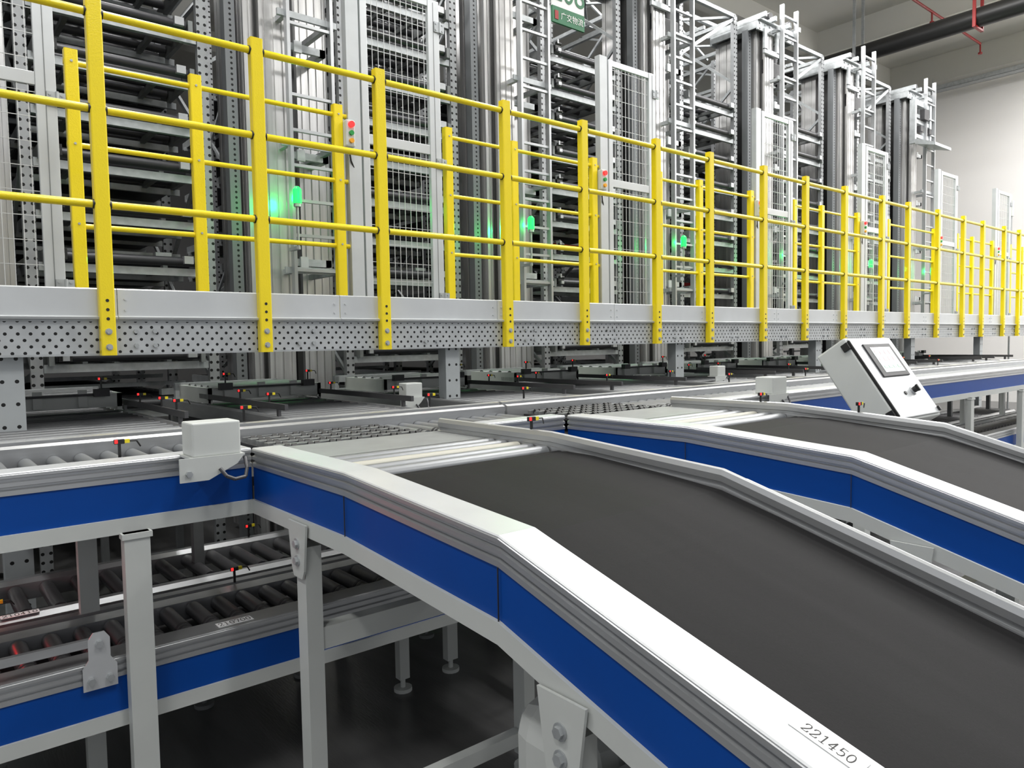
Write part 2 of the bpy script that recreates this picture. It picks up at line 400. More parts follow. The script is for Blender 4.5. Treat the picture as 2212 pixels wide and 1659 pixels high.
b=MB(); b.bb((xm-.1,7.02,Z1M-.7),(xm+.5,7.3,Z1M-.45)); b.cyl((xm+.35,7.15,Z1M-.45),(xm+.35,7.15,Z1M-.15),.09,14); b.bb((xm+.2,7.3,Z1M-.4),(xm+.45,7.6,Z1M-.1)); b.make('drive_unit',DRK,lf,bevel=.01)
for xx,y2 in ((xm+.02,7.4),(xm+.6,7.3)): MB().cyl((xx,6.96,Z1M+.24),(xx,y2,Z1M+.24),.07,18).make('pulley',DRK,lf)
z=2.7
b=MB(); b.bb((xm+.15,7.06,z),(xm+.6,7.1,z+.07)); b.bb((xm+.54,7.06,z),(xm+.6,7.45,z+.07)); b.box((xm+.3,7.05,z+.035),(.08,.03,.11),1)
tb=b.make('tie_bracket',[GAL,LGT],lf)
for i in range(1,4): instance_part(tb,lf,(0,0,1.05*i))
ladder=MB(); lx=xm+.31; ly=6.8
for s in (-.22,.22): ladder.bb((lx+s-.016,ly-.035,2.08),(lx+s+.016,ly+.035,7.42))
ladder=ladder.make('ladder',ALS,lf)
z=2.3
rg=MB().bb((lx-.21,ly-.018,z-.014),(lx+.21,ly+.018,z+.014)).make('rung',ALS,ladder)
i=1
while z+.33*i<7.35:
    instance_part(rg,ladder,(0,0,.33*i)); i+=1
z=2.6
b=MB(); b.bb((lx-.25,ly+.03,z),(lx-.2,7.0,z+.05)); b.bb((lx+.2,ly+.03,z),(lx+.25,7.43,z+.05)); b.bb((lx-.3,ly+.02,z),(lx+.3,ly+.05,z+.06))
lb=b.make('ladder_bracket',GAL,lf)
for zz in (3.8,5.0,6.2,7.0): instance_part(lb,lf,(0,0,zz-2.6))
b=MB(); b.box((lx-.02,ly-.06,2.22),(.34,.1,.16)); b.make('switch_box',LGT,lf,bevel=.008)
for k in range(-1,6):
    if k!=0: shifted(lf,P*k)
k=5
x=XK(k)+2.0
cr=thing('lift_carriage',(x,6.8,6.0),'galvanised lift carriage with load shelf raised near the mast head','lift carriage')
b=MB()
for q in (-.42,.34): b.bb((x+q,6.80,5.98),(x+q+.08,6.92,6.9))
b.bb((x-.34,6.82,6.8),(x+.34,6.92,6.92)); b.bb((x-.34,6.82,6.42),(x+.34,6.92,6.5)); b.bb((x-.34,6.82,6.12),(x+.34,6.92,6.2))
b.box((x,6.78,6.62),(.24,.1,.22),1); b.box((x-.22,6.78,6.3),(.12,.08,.12),1); b.box((x+.22,6.78,6.3),(.12,.08,.12),1); b.make('frame',[GAL,DRK],cr,bevel=.004)
b=MB(); b.sweep([(x-.42,6.4,0),(x+.42,6.4,0)],(0,1,0),[(0,5.86),(.4,5.96),(.4,6.06),(.36,6.06),(.0,5.92)]); b.make('load_shelf',GAL,cr)
bc=thing('signal_beacon',(xm+.05,6.6,2.8),'green glowing signal beacon on a short pole beside the ladder','signal light','green signal beacons')
MB().cyl((xm+.05,6.6,2.8),(xm+.05,6.6,3.19),.012,8).cyl((xm+.05,6.6,3.19),(xm+.05,6.6,3.22),.035,14).bb((xm+.03,6.6,2.8),(xm+.07,6.78,2.83)).make('pole',ALU,bc)
MB().cyl((xm+.05,6.6,3.22),(xm+.05,6.6,3.35),.040,18).cyl((xm+.05,6.6,3.35),(xm+.05,6.6,3.375),.040,18,r2=.02).make('lens',GRN,bc)
MB().cyl((xm+.05,6.6,3.375),(xm+.05,6.6,3.385),.02,16,r2=.012).make('cap',BLK,bc)
for i,(dx,dy,en) in enumerate(((.0,-.12,1.5),(.02,.16,6.5))):
    pl_=bpy.data.lights.new('beacon_light','POINT'); pl_.energy=en; pl_.color=(.0,1,.13); pl_.shadow_soft_size=.04
    po=bpy.data.objects.new('beacon_light',pl_); COL.objects.link(po); po.parent=bc; po.location=(dx,dy,.5); KIDS[bc].append(po)
for k in range(1,6): shifted(bc,P*k)
# ---------------------------------------------------------------- storage racks
x=XK(0)
xa,xb=x+.02,x+1.46
rk=thing('storage_rack',(x+.5,7.3,0),'grey steel storage rack with levels of dark rollers','rack','roller storage racks')
ys=[7.3,8.7,10.1,11.5,13.0]
up=None
for xx in (xa,xb):
    for y in ys[:4]:
        if up is None:
            b=MB(); b.sweep([(xx,y,0),(xx,y,7.25)],(1,0,0),[(-.045,-.03),(.045,-.03),(.045,.035),(.035,.035),(.035,-.02),(-.035,-.02),(-.035,.035),(-.045,.035)],0,(0,1,0)); up=b.make('upright',UPR,rk)
        else: instance_part(up,rk,(xx-xa,y-7.3,0))
b=MB()
for xx in (xa,xb):
    for i in range(3):
        for j in range(6):
            z=.4+j*1.15; a,c=(ys[i],ys[i+1]) if (i+j)%2 else (ys[i+1],ys[i])
            b.beam((xx,a,z),(xx,c,z+1.1),.03,.04)
for yy in (ys[1]+.1,ys[3]+.1):
    for j in range(6):
        z=.4+j*1.15; b.beam((xa,yy,z),(xb,yy,z+1.1),.03,.05)
b.make('diagonal_bracing',GAL,rk,kind='stuff')
b=MB()
for y in ys[:4]: b.bb((xa,y-.03,7.2),(xb,y+.03,7.26))
for xx in (xa,xb): b.bb((xx-.03,7.3,7.14),(xx+.03,13,7.2))
b.beam((xa,7.3,7.22),(xb,8.7,7.22),.04,.04); b.beam((xa,8.7,7.22),(xb,7.3,7.22),.04,.04)
b.beam((xa,7.3,6.3),(xb,7.3,7.2),.03,.05);b.beam((xa,8.7,7.2),(xb,8.7,6.2),.03,.05)
b.make('top_frame',GAL,rk)
LV=[2.22+.43*i for i in range(9)]
b=MB()
z=LV[0]
b.bb((xa+.05,7.28,z-.08),(xb-.05,7.33,z-.01),0)
for y in (8.0,8.7,9.4,10.1,11.5,13): b.bb((xa+.05,y-.02,z-.07),(xb-.05,y+.02,z-.01),0)
b.bb((xa+.05,8.05,z+.17),(xb-.05,8.08,z+.21),0); b.bb((xa+.05,8.9,z+.22),(xb-.05,8.93,z+.26),0)
for xx in (xa+.1,xb-.12): b.bb((xx-.02,7.2,z-.02),(xx+.02,13.2,z+.09),4)
b.bb((xa+.35,7.36,z-.03),(xa+.39,13.2,z+.02),4); b.bb((xb-.4,7.36,z-.03),(xb-.36,13.2,z+.02),4)
b.bb((xa+.6,7.36,z-.04),(xa+.64,10.2,z+.0),4)
b.bb((xa+.12,8.2,z-.035),(xb-.12,13.1,z-.03),1)  # dark sheet under the rollers, added to deepen shade inside the rack
b.box((xa+.2,7.24,z+.06),(.10,.08,.09),2); b.box((xa+.2,7.19,z+.04),(.05,.05,.04),3)
b.box((xa+.14,7.17,z+.12),(.02,.08,.05),3); b.cyl((xa+.12,7.15,z+.1),(xa+.2,7.15,z+.1),.02,10,2)
b.box((xb-.22,7.22,z+.06),(.08,.08,.07),3); b.box((xb-.34,7.6,z+.13),(.14,.1,.06),0); b.box((xa+.5,7.8,z+.12),(.18,.08,.05),3)
sh=b.make('shelf_frame',[GAL,DRK,BLK,ALU,GAD],rk)
ro=MB().cyl((xa+.13,7.26,z+.05),(xb-.15,7.26,z+.05),.042,14); ro=ro.make('roller',RRL,rk)
ro2=MB().cyl((xa+.13,7.48,z+.05),(xb-.15,7.48,z+.05),.042,12); ro2=ro2.make('roller',RRL,rk)
b=MB(); y=7.7
while y<13.1: b.cyl((xa+.13,y,z+.05),(xb-.15,y,z+.05),.042,8); y+=.24
rs=b.make('roller_set',RRL,rk,kind='stuff')
for zz in [.5,.93,1.36,1.79]+LV[1:]:
    for o in (sh,ro,ro2,rs): instance_part(o,rk,(0,0,zz-z))
for k in range(-1,6):
    if k!=0: shifted(rk,P*k)
t0=None
for (k,dx,lv,y) in ((2,1.0,2,8.0),(3,.9,1,8.1),(1,1.0,4,9.3)):
    x=XK(k)+dx; z=LV[lv]+.093
    if t0 is None:
        b=MB(); b.sweep([(x,y-.2,z),(x,y+.2,z)],(1,0,0),[(-.27,0),(.27,0),(.3,.12),(.31,.12),(.31,.14),(.28,.14),(.255,.015),(-.255,.015),(-.28,.14),(-.31,.14),(-.31,.12),(-.3,.12)])
        b.bb((x-.275,y-.2,z),(x+.275,y-.19,z+.13)); b.bb((x-.275,y+.19,z),(x+.275,y+.2,z+.13))
        t0=solo(b,'storage_tote',REDP,(x,y,z),'shallow red plastic storage tote on a roller rack level','storage tote','red totes on the racks')
    else:
        o=t0.copy(); COL.objects.link(o); o.location=(x,y,z)
# ---------------------------------------------------------------- conveyor profiles
FW=.115
ALT=[(-FW,0),(-.004,0),(0,-.003),(0,-.006),(-FW,-.006)]
ALSD=[(0,-.006),(.002,-.008),(.002,-.018),(-.009,-.021),(-.009,-.030),(.002,-.033),(.002,-.046),(-.009,-.049),(-.009,-.056),(.002,-.06),(.002,-.075),(-.02,-.075),(-.02,-.006)]
BLP=[(-.003,-.075),(-.003,-.205),(-.02,-.205),(-.02,-.075)]
LIP=[(.008,-.205),(.008,-.26),(-.05,-.26),(-.05,-.25),(-.01,-.25),(-.01,-.205)]
def frame(path,nv,parent,flange=True):
    MB().sweep(path,nv,ALT).make('top_flange',ALF if flange else ALS,parent)
    MB().sweep(path,nv,ALSD).make('side_profile',ALS,parent)
    MB().sweep(path,nv,BLP).make('side_panel',BLU,parent)
    MB().sweep(path,nv,LIP).make('lower_rail',WHP,parent)
# ---------------------------------------------------------------- upper main roller conveyor modules
ZC=1.5
GM='upper roller conveyor line'
def rollers(parent,x0,x1,ya,yb,z,r,pitch,mat,n=14):
    b=MB().cyl((x0,ya,z),(x0,yb,z),r,n); b.cyl((x0,ya+.03,z),(x0,ya+.045,z),r*1.06,n,1); b.cyl((x0,ya+.06,z),(x0,ya+.075,z),r*1.06,n,1)
    m=b.make('roller',[mat,DRK],parent)
    i=1
    while x0+pitch*i<=x1:
        instance_part(m,parent,(pitch*i,0,0)); i+=1
def leg(b,x,y,ztop,w=.085,d=.06,zb=0):
    b.bb((x-w/2,y-d/2,zb+.07),(x+w/2,y+d/2,ztop))
    b.cyl((x,y,zb),(x,y,zb+.02),.05,14); b.cyl((x,y,zb+.02),(x,y,zb+.075),.014,8)
YN,YX=2.92,3.44
def main_module(x0,x1,near,wheels=None,legs=()):
    c=thing('roller_conveyor',(x0,YN,0),'grey aluminium roller conveyor with blue side panel','conveyor',GM)
    for a,bq in near: frame([(a,YN,ZC),(bq,YN,ZC)],(0,-1,0),c)
    MB().sweep([(x0,YX,ZC-.07),(x1,YX,ZC-.07)],(0,1,0),[(0,0),(0,.09),(.02,.1),(.02,.06),(.05,.06),(.05,.11),(.075,.115),(.1,.10),(.1,0)]).make('far_rail',ALU,c)
    MB().bb((x0,YX,ZC-.25),(x1,YX+.02,ZC-.07)).make('far_beam',DRK,c)
    MB().bb((x0,YN+.03,ZC-.13),(x1,YX,ZC-.12)).make('under_tray',DRK,c)
    segs=[(x0+.06,x1-.02)]
    if wheels: segs=[(x0+.06,wheels[0]-.02),(wheels[1]+.05,x1-.02)]
    for a,bq in segs:
        if bq-a>.1: rollers(c,a,bq,YN+.12,YX-.005,ZC-.045,.026,.095,ROG)
    if wheels:
        a,bq=wheels
        MB().bb((a,YN+.02,ZC-.05),(bq,YX,ZC-.035)).make('sorter_plate',DRK,c)
        R=Matrix.Rotation(math.radians(72),3,'Z')
        y=YN+.06
        b0=MB()
        b0.bb((a+.01,y-.042,ZC-.036),(bq-.01,y-.026,ZC-.014),2); b0.bb((a+.01,y+.026,ZC-.036),(bq-.01,y+.042,ZC-.014),2)
        for q in range(7):
            xx=a+.06+q*(bq-a-.12)/6
            for s in (-.014,.014):
                p=Vector((xx,y,ZC-.034)); d=R@Vector((0,.010,0)); o=R@Vector((0,s,0))
                b0.cyl(p+o-d,p+o+d,.028,14,0); b0.cyl(p+o-d*1.1,p+o+d*1.1,.012,10,1)
        m=b0.make('wheel_row',[RUB,ALU,PLT],c)
        for q in range(1,5): instance_part(m,c,(0,q*.098,0))
    for lx in legs:
        b=MB(); leg(b,lx,YN-.015,ZC-.255,.085,.055); b.bb((lx-.05,YN-.05,ZC-.275),(lx+.05,YN+.0,ZC-.255)); b.make('leg',WHP,c)
        b=MB(); leg(b,lx-.06,YX+.06,ZC-.25,.07,.05); b.make('leg',WHP,c)
    return c
mods=[main_module(-1.6,1.06,[(-1.6,1.06)],None,(-.85,.625)),
      main_module(1.06,2.78,[(2.11,2.78)],(1.19,1.92),(2.45,)),
      main_module(2.8,4.7,[(3.86,4.7)],(2.93,3.66),(4.5,)),
      main_module(4.7,7.6,[(4.7,7.6)],None,(5.6,7.2)),
      main_module(7.6,10.5,[(7.6,10.5)],None,(8.6,10.2)),
      main_module(10.5,13.4,[(10.5,13.4)],None,(11.6,13.2))]
# ---------------------------------------------------------------- inclined belt conveyors
XL,XRR=1.064,2.10
SLP=.28
path=[(2.92,-.4),(2.13,-.4),(1.35,-.452),(-.8,-.452-SLP*2.15)]
def pth(x): return [(x,y,H+z) for y,z in path]
bc1=thing('belt_conveyor',(XL,2.1,0),'inclined dark belt conveyor with white flanges and blue side panels','conveyor','inclined belt conveyors')
frame(pth(XL),(-1,0,0),bc1)
frame(pth(XRR),(1,0,0),bc1)
bp=[(2.1,-.425),(2.04,-.418),(1.9,-.421),(1.5,-.452),(1.35,-.468),(1.15,-.520),(-.8,-.472-SLP*2.15)]
wb=XRR-.145-(XL+FW+.002)
b=MB(); b.sweep([(XL+FW+.002,y,H+z) for y,z in bp],(1,0,0),[(0,0),(wb,0),(wb,-.008),(0,-.008)]); b.cyl((XL+FW+.002,2.08,H-.455),(XL+FW+wb,2.08,H-.455),.036,18); b.make('belt',BELT,bc1)
b=MB(); b.sweep([(XL+FW+.01,y,H+z-.02) for y,z in bp[1:]],(1,0,0),[(0,0),(wb-.02,0),(wb-.02,-.09),(0,-.09)]); b.make('belt_bed',DRK,bc1)
b=MB(); gp=[(2.92,-.43),(2.13,-.43),(1.35,-.482),(-.8,-.482-SLP*2.15)]
b.sweep([(XRR-.135,y,H+z) for y,z in gp],(1,0,0),[(-.014,-.02),(-.014,.02),(-.006,.024),(-.006,.036),(-.014,.04),(-.014,.06),(-.008,.076),(0,.08),(.012,.076),(.016,.06),(.016,-.02)])
b.make('guide_rail',ALS,bc1)
r0=MB().cyl((XL+FW+.005,2.16,H-.435),(XRR-.155,2.16,H-.435),.029,18).make('roller',ROG,bc1)
r1=MB().cyl((XL+FW+.005,2.16,H-.435),(XRR-.155,2.16,H-.435),.029,18).make('roller',ROW,bc1,label='cream coated roller'); r1.location=(0,.085*2,0)
for i in (1,3,4): instance_part(r0,bc1,(0,.085*i,0))
MB().bb((XL+FW+.002,2.55,H-.425),(XRR-.155,2.93,H-.412)).make('transfer_plate',PLT,bc1)
MB().bb((XL+.1,2.1,H-.5),(XRR-.13,2.93,H-.49)).make('under_tray',DRK,bc1)
for y,z in ((2.13,-.4),(1.35,-.452)):
    for xx,s in ((XL,-1),(XRR,1)):
        MB().box((xx+s*.003,y,H+z-.14),(.003,.002,.13)).make('joint_seam',DRK,bc1)
for y,zt_ in ((2.46,H-.66),(1.12,H-.795)):
    for x,s in ((XL+.02,-1),(XRR-.03,1)):
        b=MB(); leg(b,x,y,zt_-.04,.06,.075); b.make('leg',WHP,bc1)
        b=MB(); b.sweep([(x+s*.034,y,0),(x+s*.042,y,0)],(0,1,0),[(-.075,zt_+.045),(.075,zt_+.045),(.05,zt_-.12),(.035,zt_-.15),(-.035,zt_-.15),(-.05,zt_-.12)]); 
        for zz in (zt_-.03,zt_-.09): b.cyl((x+s*.04,y+.0,zz),(x+s*.055,y,zz),.014,6,1,smooth=False); b.cyl((x+s*.04,y+.0,zz),(x+s*.046,y,zz),.02,14,1)
        b.make('mounting_plate',[WHP,GAL],bc1)
    MB().bb((XL+.04,y-.03,.82),(XRR-.05,y+.03,.90)).make('cross_brace',WHP,bc1)
    MB().bb((XL+.04,y-.025,.13),(XRR-.05,y+.025,.19)).make('cross_brace',WHP,bc1)
b=MB(); b.bb((1.19,1.17,.55),(1.50,1.50,.97)); b.make('motor_cover',WHP,bc1,bevel=.09)
bc2=shifted(bc1,1.736)
lab=thing('printed_label',(XL+.06,.59,H-.68),'white paper label printed 221450 on the conveyor flange','label')
sl=Vector((0,-1,-SLP)).normalized(); nrm=sl.cross(Vector((1,0,0))); 
R=Matrix((sl,Vector((1,0,0)),nrm)).transposed()
def onpath(y): return -.452-SLP*(1.35-y)
pc=Vector((XL+.080,.586,H+onpath(.586)))+nrm*.0012
MB().box(pc,(.125,.042,.001),0,R).make('paper',PAP,lab)
stamped('221450',.0245,pc+nrm*.0010,sl,(1,0,0),lab)
# ---------------------------------------------------------------- feed conveyors beneath the platform
x=XK(0)
def feed(xa,xb,y0,y1,lab_,bars):
    c=thing('feed_conveyor',(xa,y0,0),lab_,'conveyor','feed conveyors under the walkway')
    for xx,s in ((xa,-1),(xb,1)):
        b=MB(); b.sweep([(xx,y0,ZC-.02),(xx,y1,ZC-.02)],(1,0,0),[(-.02,-.1),(.02,-.1),(.02,.0),(.012,.01),(-.012,.01),(-.02,0)]); b.make('side_rail',ALU,c)
        if s in bars:
            b=MB(); b.bb((xx-.010,y0+.5,ZC+.03),(xx+.010,y1-1.0,ZC+.065)); 
            for yy in (y0+.6,y1-1.2): b.bb((xx-.008,yy,ZC-.01),(xx+.008,yy+.03,ZC+.04))
            b.make('guide_rail',GDR,c)
        for yy in (y0+.4,y1-.3):
            b=MB(); leg(b,xx,yy,ZC-.12,.05,.05); b.make('leg',GAD,c)
    m=MB().cyl((xa+.02,y0+.05,ZC-.04),(xb-.02,y0+.05,ZC-.04),.028,10).make('roller',ROF,c)
    q=1
    while y0+.05+q*.13<y1: instance_part(m,c,(0,q*.13,0)); q+=1
    b=MB(); b.bb((xa+.03,y0+.1,ZC-.2),(xb-.03,y1,ZC-.12)); b.make('under_tray',DRK,c)
    b=MB(); b.bb((xa,y1-.35,ZC+.06),(xb,y1-.3,ZC+.12)); b.bb((xa,y1-.35,ZC-.1),(xa+.04,y1-.3,ZC+.12)); b.bb((xb-.04,y1-.35,ZC-.1),(xb,y1-.3,ZC+.12)); b.make('end_stop',GAL,c)
    b=MB(); b.bb((xa+.15,y0+.9,ZC-.36),(xa+.5,y0+1.5,ZC-.2)); b.cyl((xa+.5,y0+1.2,ZC-.3),(xa+.75,y0+1.2,ZC-.3),.06,14); b.make('drive_motor',DRK,c)
    return c
f1=feed(x+.85,x+1.7,3.62,6.7,'grey roller feed conveyor leading under the walkway',(1,-1))
f2=feed(x-.62,x+.3,3.62,6.7,'grey roller feed conveyor leading under the walkway',(1,))
for k in range(1,5):
    shifted(f1,P*k); shifted(f2,P*k)
shifted(f1,-P)
x=XK(0)
tu=thing('transfer_unit',(x+1.27,5.75,ZC),'white framed pop-up transfer unit with cross rollers','transfer unit','pop-up transfer units')
b=MB()
b.bb((x+.84,5.5,ZC+.02),(x+1.71,5.53,ZC+.11)); b.bb((x+.84,6.17,ZC+.02),(x+1.71,6.20,ZC+.11)); b.bb((x+.84,5.5,ZC+.0),(x+.87,6.2,ZC+.11)); b.bb((x+1.68,5.5,ZC+.0),(x+1.71,6.2,ZC+.11))
for q in (.95,1.2,1.45): b.bb((x+q,5.47,ZC+.03),(x+q+.05,5.5,ZC+.14))
b.make('frame',WHP,tu)
r2=MB().cyl((x+.88,5.62,ZC+.085),(x+1.67,5.62,ZC+.085),.04,14).make('roller',ROF,tu)
for q in (.15,.3,.45): instance_part(r2,tu,(0,q,0))
b=MB(); b.box((x+.95,5.45,ZC+.12),(.09,.05,.05)); b.box((x+1.58,5.45,ZC+.12),(.09,.05,.05)); b.bb((x+.99,5.46,ZC+.1),(x+1.54,5.48,ZC+.115)); b.make('actuator_block',DRK,tu)
for k in (-1,1,2,3,4): shifted(tu,P*k)
for k in (0,1,2,3,4): shifted(tu,P*k-1.43)
# ---------------------------------------------------------------- lower conveyors (built 35 mm higher, then set back and down)
def lower(x0,x1):
    c=thing('roller_conveyor',(x0,2.86,0),'low roller conveyor with dark rollers and blue side panel','conveyor','lower roller conveyor line')
    frame([(x0,2.86,.82),(x1,2.86,.82)],(0,-1,0),c,False)
    MB().sweep([(x0,3.3,.74),(x1,3.3,.74)],(0,1,0),[(0,0),(0,.08),(.03,.1),(.03,.05),(.07,.05),(.07,.1),(.12,.1),(.12,0)]).make('middle_rail',ALU,c)
    MB().sweep([(x0,4.1,.74),(x1,4.1,.74)],(0,1,0),[(0,0),(0,.08),(.02,.1),(.06,.1),(.06,0)]).make('far_rail',ALU,c)
    MB().sweep([(x0,3.62,.74),(x1,3.62,.74)],(0,1,0),[(0,0),(0,.05),(.02,.07),(.06,.07),(.06,0)]).make('middle_rail',ALU,c)
    rollers(c,x0+.08,x1-.03,2.98,3.29,.785,.033,.108,ROL)
    m=MB().cyl((x0+.08,3.69,.785),(x0+.08,4.09,.785),.033,12).make('roller',ROL,c)
    q=1
    while x0+.08+q*.13<x1-.03: instance_part(m,c,(q*.13,0,0)); q+=1
    b=MB()
    q=0
    while x0+.1+q*.14<x1-.05:
        xx=x0+.1+q*.14
        for yy in (3.46,3.54): b.cyl((xx,yy-.01,.775),(xx,yy+.01,.775),.03,10)
        q+=1
    b.make('wheel_track',RUB,c,kind='stuff')
    MB().bb((x0,2.9,.68),(x1,4.1,.69)).make('under_tray',DRK,c)
    for lx in (x0+.6,x1-.7):
        for yy in (3.37,4.13):
            b=MB(); leg(b,lx,yy,.74,.06,.05,.035); b.make('leg',WHP,c)
    return c
lo1=lower(-1.4,1.45)
lo1.location=(-1.4,2.96,-.035); ROOT[lo1]=Vector((-1.4,2.96,-.035))
for k in range(1,5): shifted(lo1,2.85*k)
for s,(x,y,z) in (('210700',(1.0,3.01,.7865)),('210410',(.345,3.75,.777))):
    l=thing('printed_label',(x,y,z),'white paper label printed %s on the conveyor rail'%s,'label')
    MB().box((x,y,z),(.14,.05,.001)).make('paper',PAP,l)
    stamped(s,.034,(x,y,z+.0010),(1,0,0),(0,1,0),l)
x=.50
br=thing('mounting_bracket',(x,2.93,.7),'bright metal bracket with rounded top and hex bolts','bracket')
b=MB(); b.sweep([(0,2.950,0),(0,2.944,0)],(1,0,0),[(x-.055,.69),(x+.055,.69),(x+.055,.77),(x+.035,.80),(x+.035,.87),(x+.018,.895),(x-.018,.895),(x-.035,.87),(x-.035,.80),(x-.055,.77)])
for dx,z in ((-.03,.725),(.03,.725),(0,.855)): b.cyl((x+dx,2.944,z),(x+dx,2.926,z),.013,6,1,smooth=False)
b.make('plate',[ALF,GAL],br); MB().beam((x,2.955,.86),(x-1.4,2.955,.87),.02,.03).make('bar',ALU,br)
# ---------------------------------------------------------------- white junction boxes
def jbox(x,y,z,w,h,d,lab_):
    c=thing('junction_box',(x,y,z),lab_,'junction box','white sensor boxes on the conveyors')
    b=MB(); b.bb((x-w/2,y-d/2,z+.035),(x+w/2,y+d/2,z+.035+h)); b.make('housing',WHP,c,bevel=.006)
    b=MB(); b.bb((x-w/2-.01,y-d/2-.01,z+.028),(x+w/2+.01,y+d/2+.01,z+.036))
    b.sweep([(0,y-d/2-.012,0),(0,y-d/2-.004,0)],(1,0,0),[(x-w/2-.05,z-.05),(x-w/2+.05,z-.05),(x+w/2-.02,z-.0),(x+w/2+.01,z+.036),(x-w/2-.05,z+.036)])
    b.cyl((x-w/2-.02,y-d/2-.01,z-.02),(x-w/2-.02,y-d/2-.025,z-.02),.012,6,1,smooth=False)
    b.make('bracket',[WHP,GAL],c)
    pts=[(x,y-d/2-.02,z-.01),(x+.02,y-d/2-.03,z-.04),(x+.05,y-d/2-.03,z-.055),(x+.09,y-d/2-.03,z-.05),(x+.10,y-d/2-.02,z-.02),(x+.10,y-d/2-.0,z+.02)]
    MB().tube(pts,.007,8).make('cable',GDR,c)
    return c
jbox(.89,2.86,1.467,.175,.125,.13,'white square junction box on a bracket beside the blue panel')
jbox(4.88,2.95,1.467,.19,.12,.14,'white square junction box standing on the roller conveyor frame')
jbox(2.72,4.4,1.50,.13,.10,.10,'small white junction box under the walkway')
jbox(6.3,4.4,1.50,.13,.10,.10,'small white junction box under the walkway')
# ---------------------------------------------------------------- photo sensors
ps=None
def psensor(x,y,z):
    global ps
    if ps is None:
        ps=thing('photo_sensor',(x,y,z),'small black and yellow photoelectric sensor with red light','sensor','photoelectric sensors')
        MB().box((x,y,z+.015),(.036,.016,.018)).bb((x-.005,y-.005,z-.05),(x+.005,y+.005,z+.01)).make('body',BLK,ps,bevel=.002)
        MB().box((x-.012,y-.009,z+.016),(.010,.004,.013)).make('red_light',RED,ps)
        MB().box((x+.026,y,z+.015),(.018,.013,.014)).make('connector',YLS,ps)
        MB().tube([(x+.034,y,z+.015),(x+.06,y,z+.014),(x+.075,y+.01,z-.01)],.003,6).make('cable',BLK,ps)
    else: dup(ps,(x,y,z))
for p in ((.62,3.07,1.54),(1.965,2.26,1.575),(3.70,2.3,1.575),(3.70,1.75,1.55),(1.72,4.4,1.6),(2.56,4.35,1.6),(1.16,4.6,1.6),(1.72,4.9,1.6),(2.56,5.3,1.6),(1.16,4.3,1.6),(1.16,5.1,1.6),
          (1.81,5.45,1.695),(2.44,5.45,1.695),(1.01,5.45,1.695),(.38,5.45,1.695),(3.88,5.45,1.695),(4.68,5.45,1.695),(5.31,5.45,1.695),(6.75,5.45,1.695),(7.55,5.45,1.695),(1.25,3.52,1.6),(2.3,3.52,1.6),
          (4.59,4.3,1.6),(5.43,4.3,1.6),(4.59,5.2,1.6),(4.03,4.8,1.6),(4.03,5.2,1.6),(7.46,4.3,1.6),(8.30,4.3,1.6),(7.46,5.2,1.6),(6.9,5.2,1.6),(10.33,4.3,1.6),(11.17,4.3,1.6),(3.0,3.52,1.6),(5.2,3.52,1.6),(6.4,3.52,1.6),(7.9,3.52,1.6),
          (9.4,3.52,1.6),(.25,3.72,.84),(1.15,3.44,.86),(1.5,4.22,.86),(6.5,2.99,.84),(7.6,2.99,.84),(9.1,3.44,.86),(8.2,3.74,.84)):
    psensor(*p)
(x,y,z)=(.14,3.72,.90)
l=bpy.data.lights.new('scanner_light','POINT'); l.energy=.7; l.color=(1,.02,.03); l.shadow_soft_size=.02
sc_=thing('barcode_scanner',(x,y,z),'small black scanner with red glowing lens','scanner')
MB().box((x,y,z+.02),(.06,.04,.03)).bb((x-.006,y+.01,z-.12),(x+.006,y+.02,z+.02)).make('body',BLK,sc_,bevel=.003)
MB().box((x,y-.022,z+.02),(.04,.006,.018)).make('lens',RED,sc_)
o=bpy.data.objects.new('scanner_light',l); COL.objects.link(o); o.parent=sc_; o.location=(0,-.07,.01)
# ---------------------------------------------------------------- HMI cabinet
O=Vector((4.63,2.28,H-.013)); L=Vector((0,-.34,-.497)); Ln=L.normalized(); Wd=Vector((1,0,0)); Nn=Wd.cross(-Ln).normalized()
if Nn.z<0: Nn=-Nn
hm=thing('control_cabinet',(4.95,2.35,0),'tilted light grey control cabinet with touch screen and black edging','control panel')
R=Matrix((Wd,-Ln,Nn)).transposed()
def hp(u,v,d=0): return O+Wd*u+Ln*v+Nn*d
MB().box(hp(.3,.3,-.11),(.62,.62,.22),0,R).make('housing',WHP,hm,bevel=.012)
MB().box(hp(.3,.3,.006),(.59,.59,.012),0,R).make('door',LGT,hm,bevel=.006)
b=MB(); b.box(hp(.0,.3,.008),(.014,.56,.02),0,R); b.box(hp(-.014,.05,-.02),(.02,.05,.05),0,R); b.box(hp(-.014,.55,-.02),(.02,.05,.05),0,R); b.make('edge_strip',BLK,hm,bevel=.004)
MB().box(hp(.59,.57,.012),(.02,.03,.03),0,R).make('latch',BLK,hm)
b=MB(); b.box(hp(.32,.18,.016),(.38,.25,.012),0,R); b.make('screen_bezel',DRK,hm,bevel=.004)
scr=MB().box(hp(.33,.18,.023),(.28,.19,.003),0,R).make('screen',SCR,hm)
ic=MB().box(hp(.33-.096,.125,.0255),(.045,.03,.002),0,R).make('screen_icon',SCP,scr)
for i in range(4):
    for j in range(2):
        if i or j: instance_part(ic,scr,tuple(Wd*.064*i+Ln*.05*j))
ic=MB().box(hp(.33-.096,.235,.0255),(.045,.02,.002),0,R).make('screen_status',SCG,scr)
for i in range(1,4): instance_part(ic,scr,tuple(Wd*.064*i))
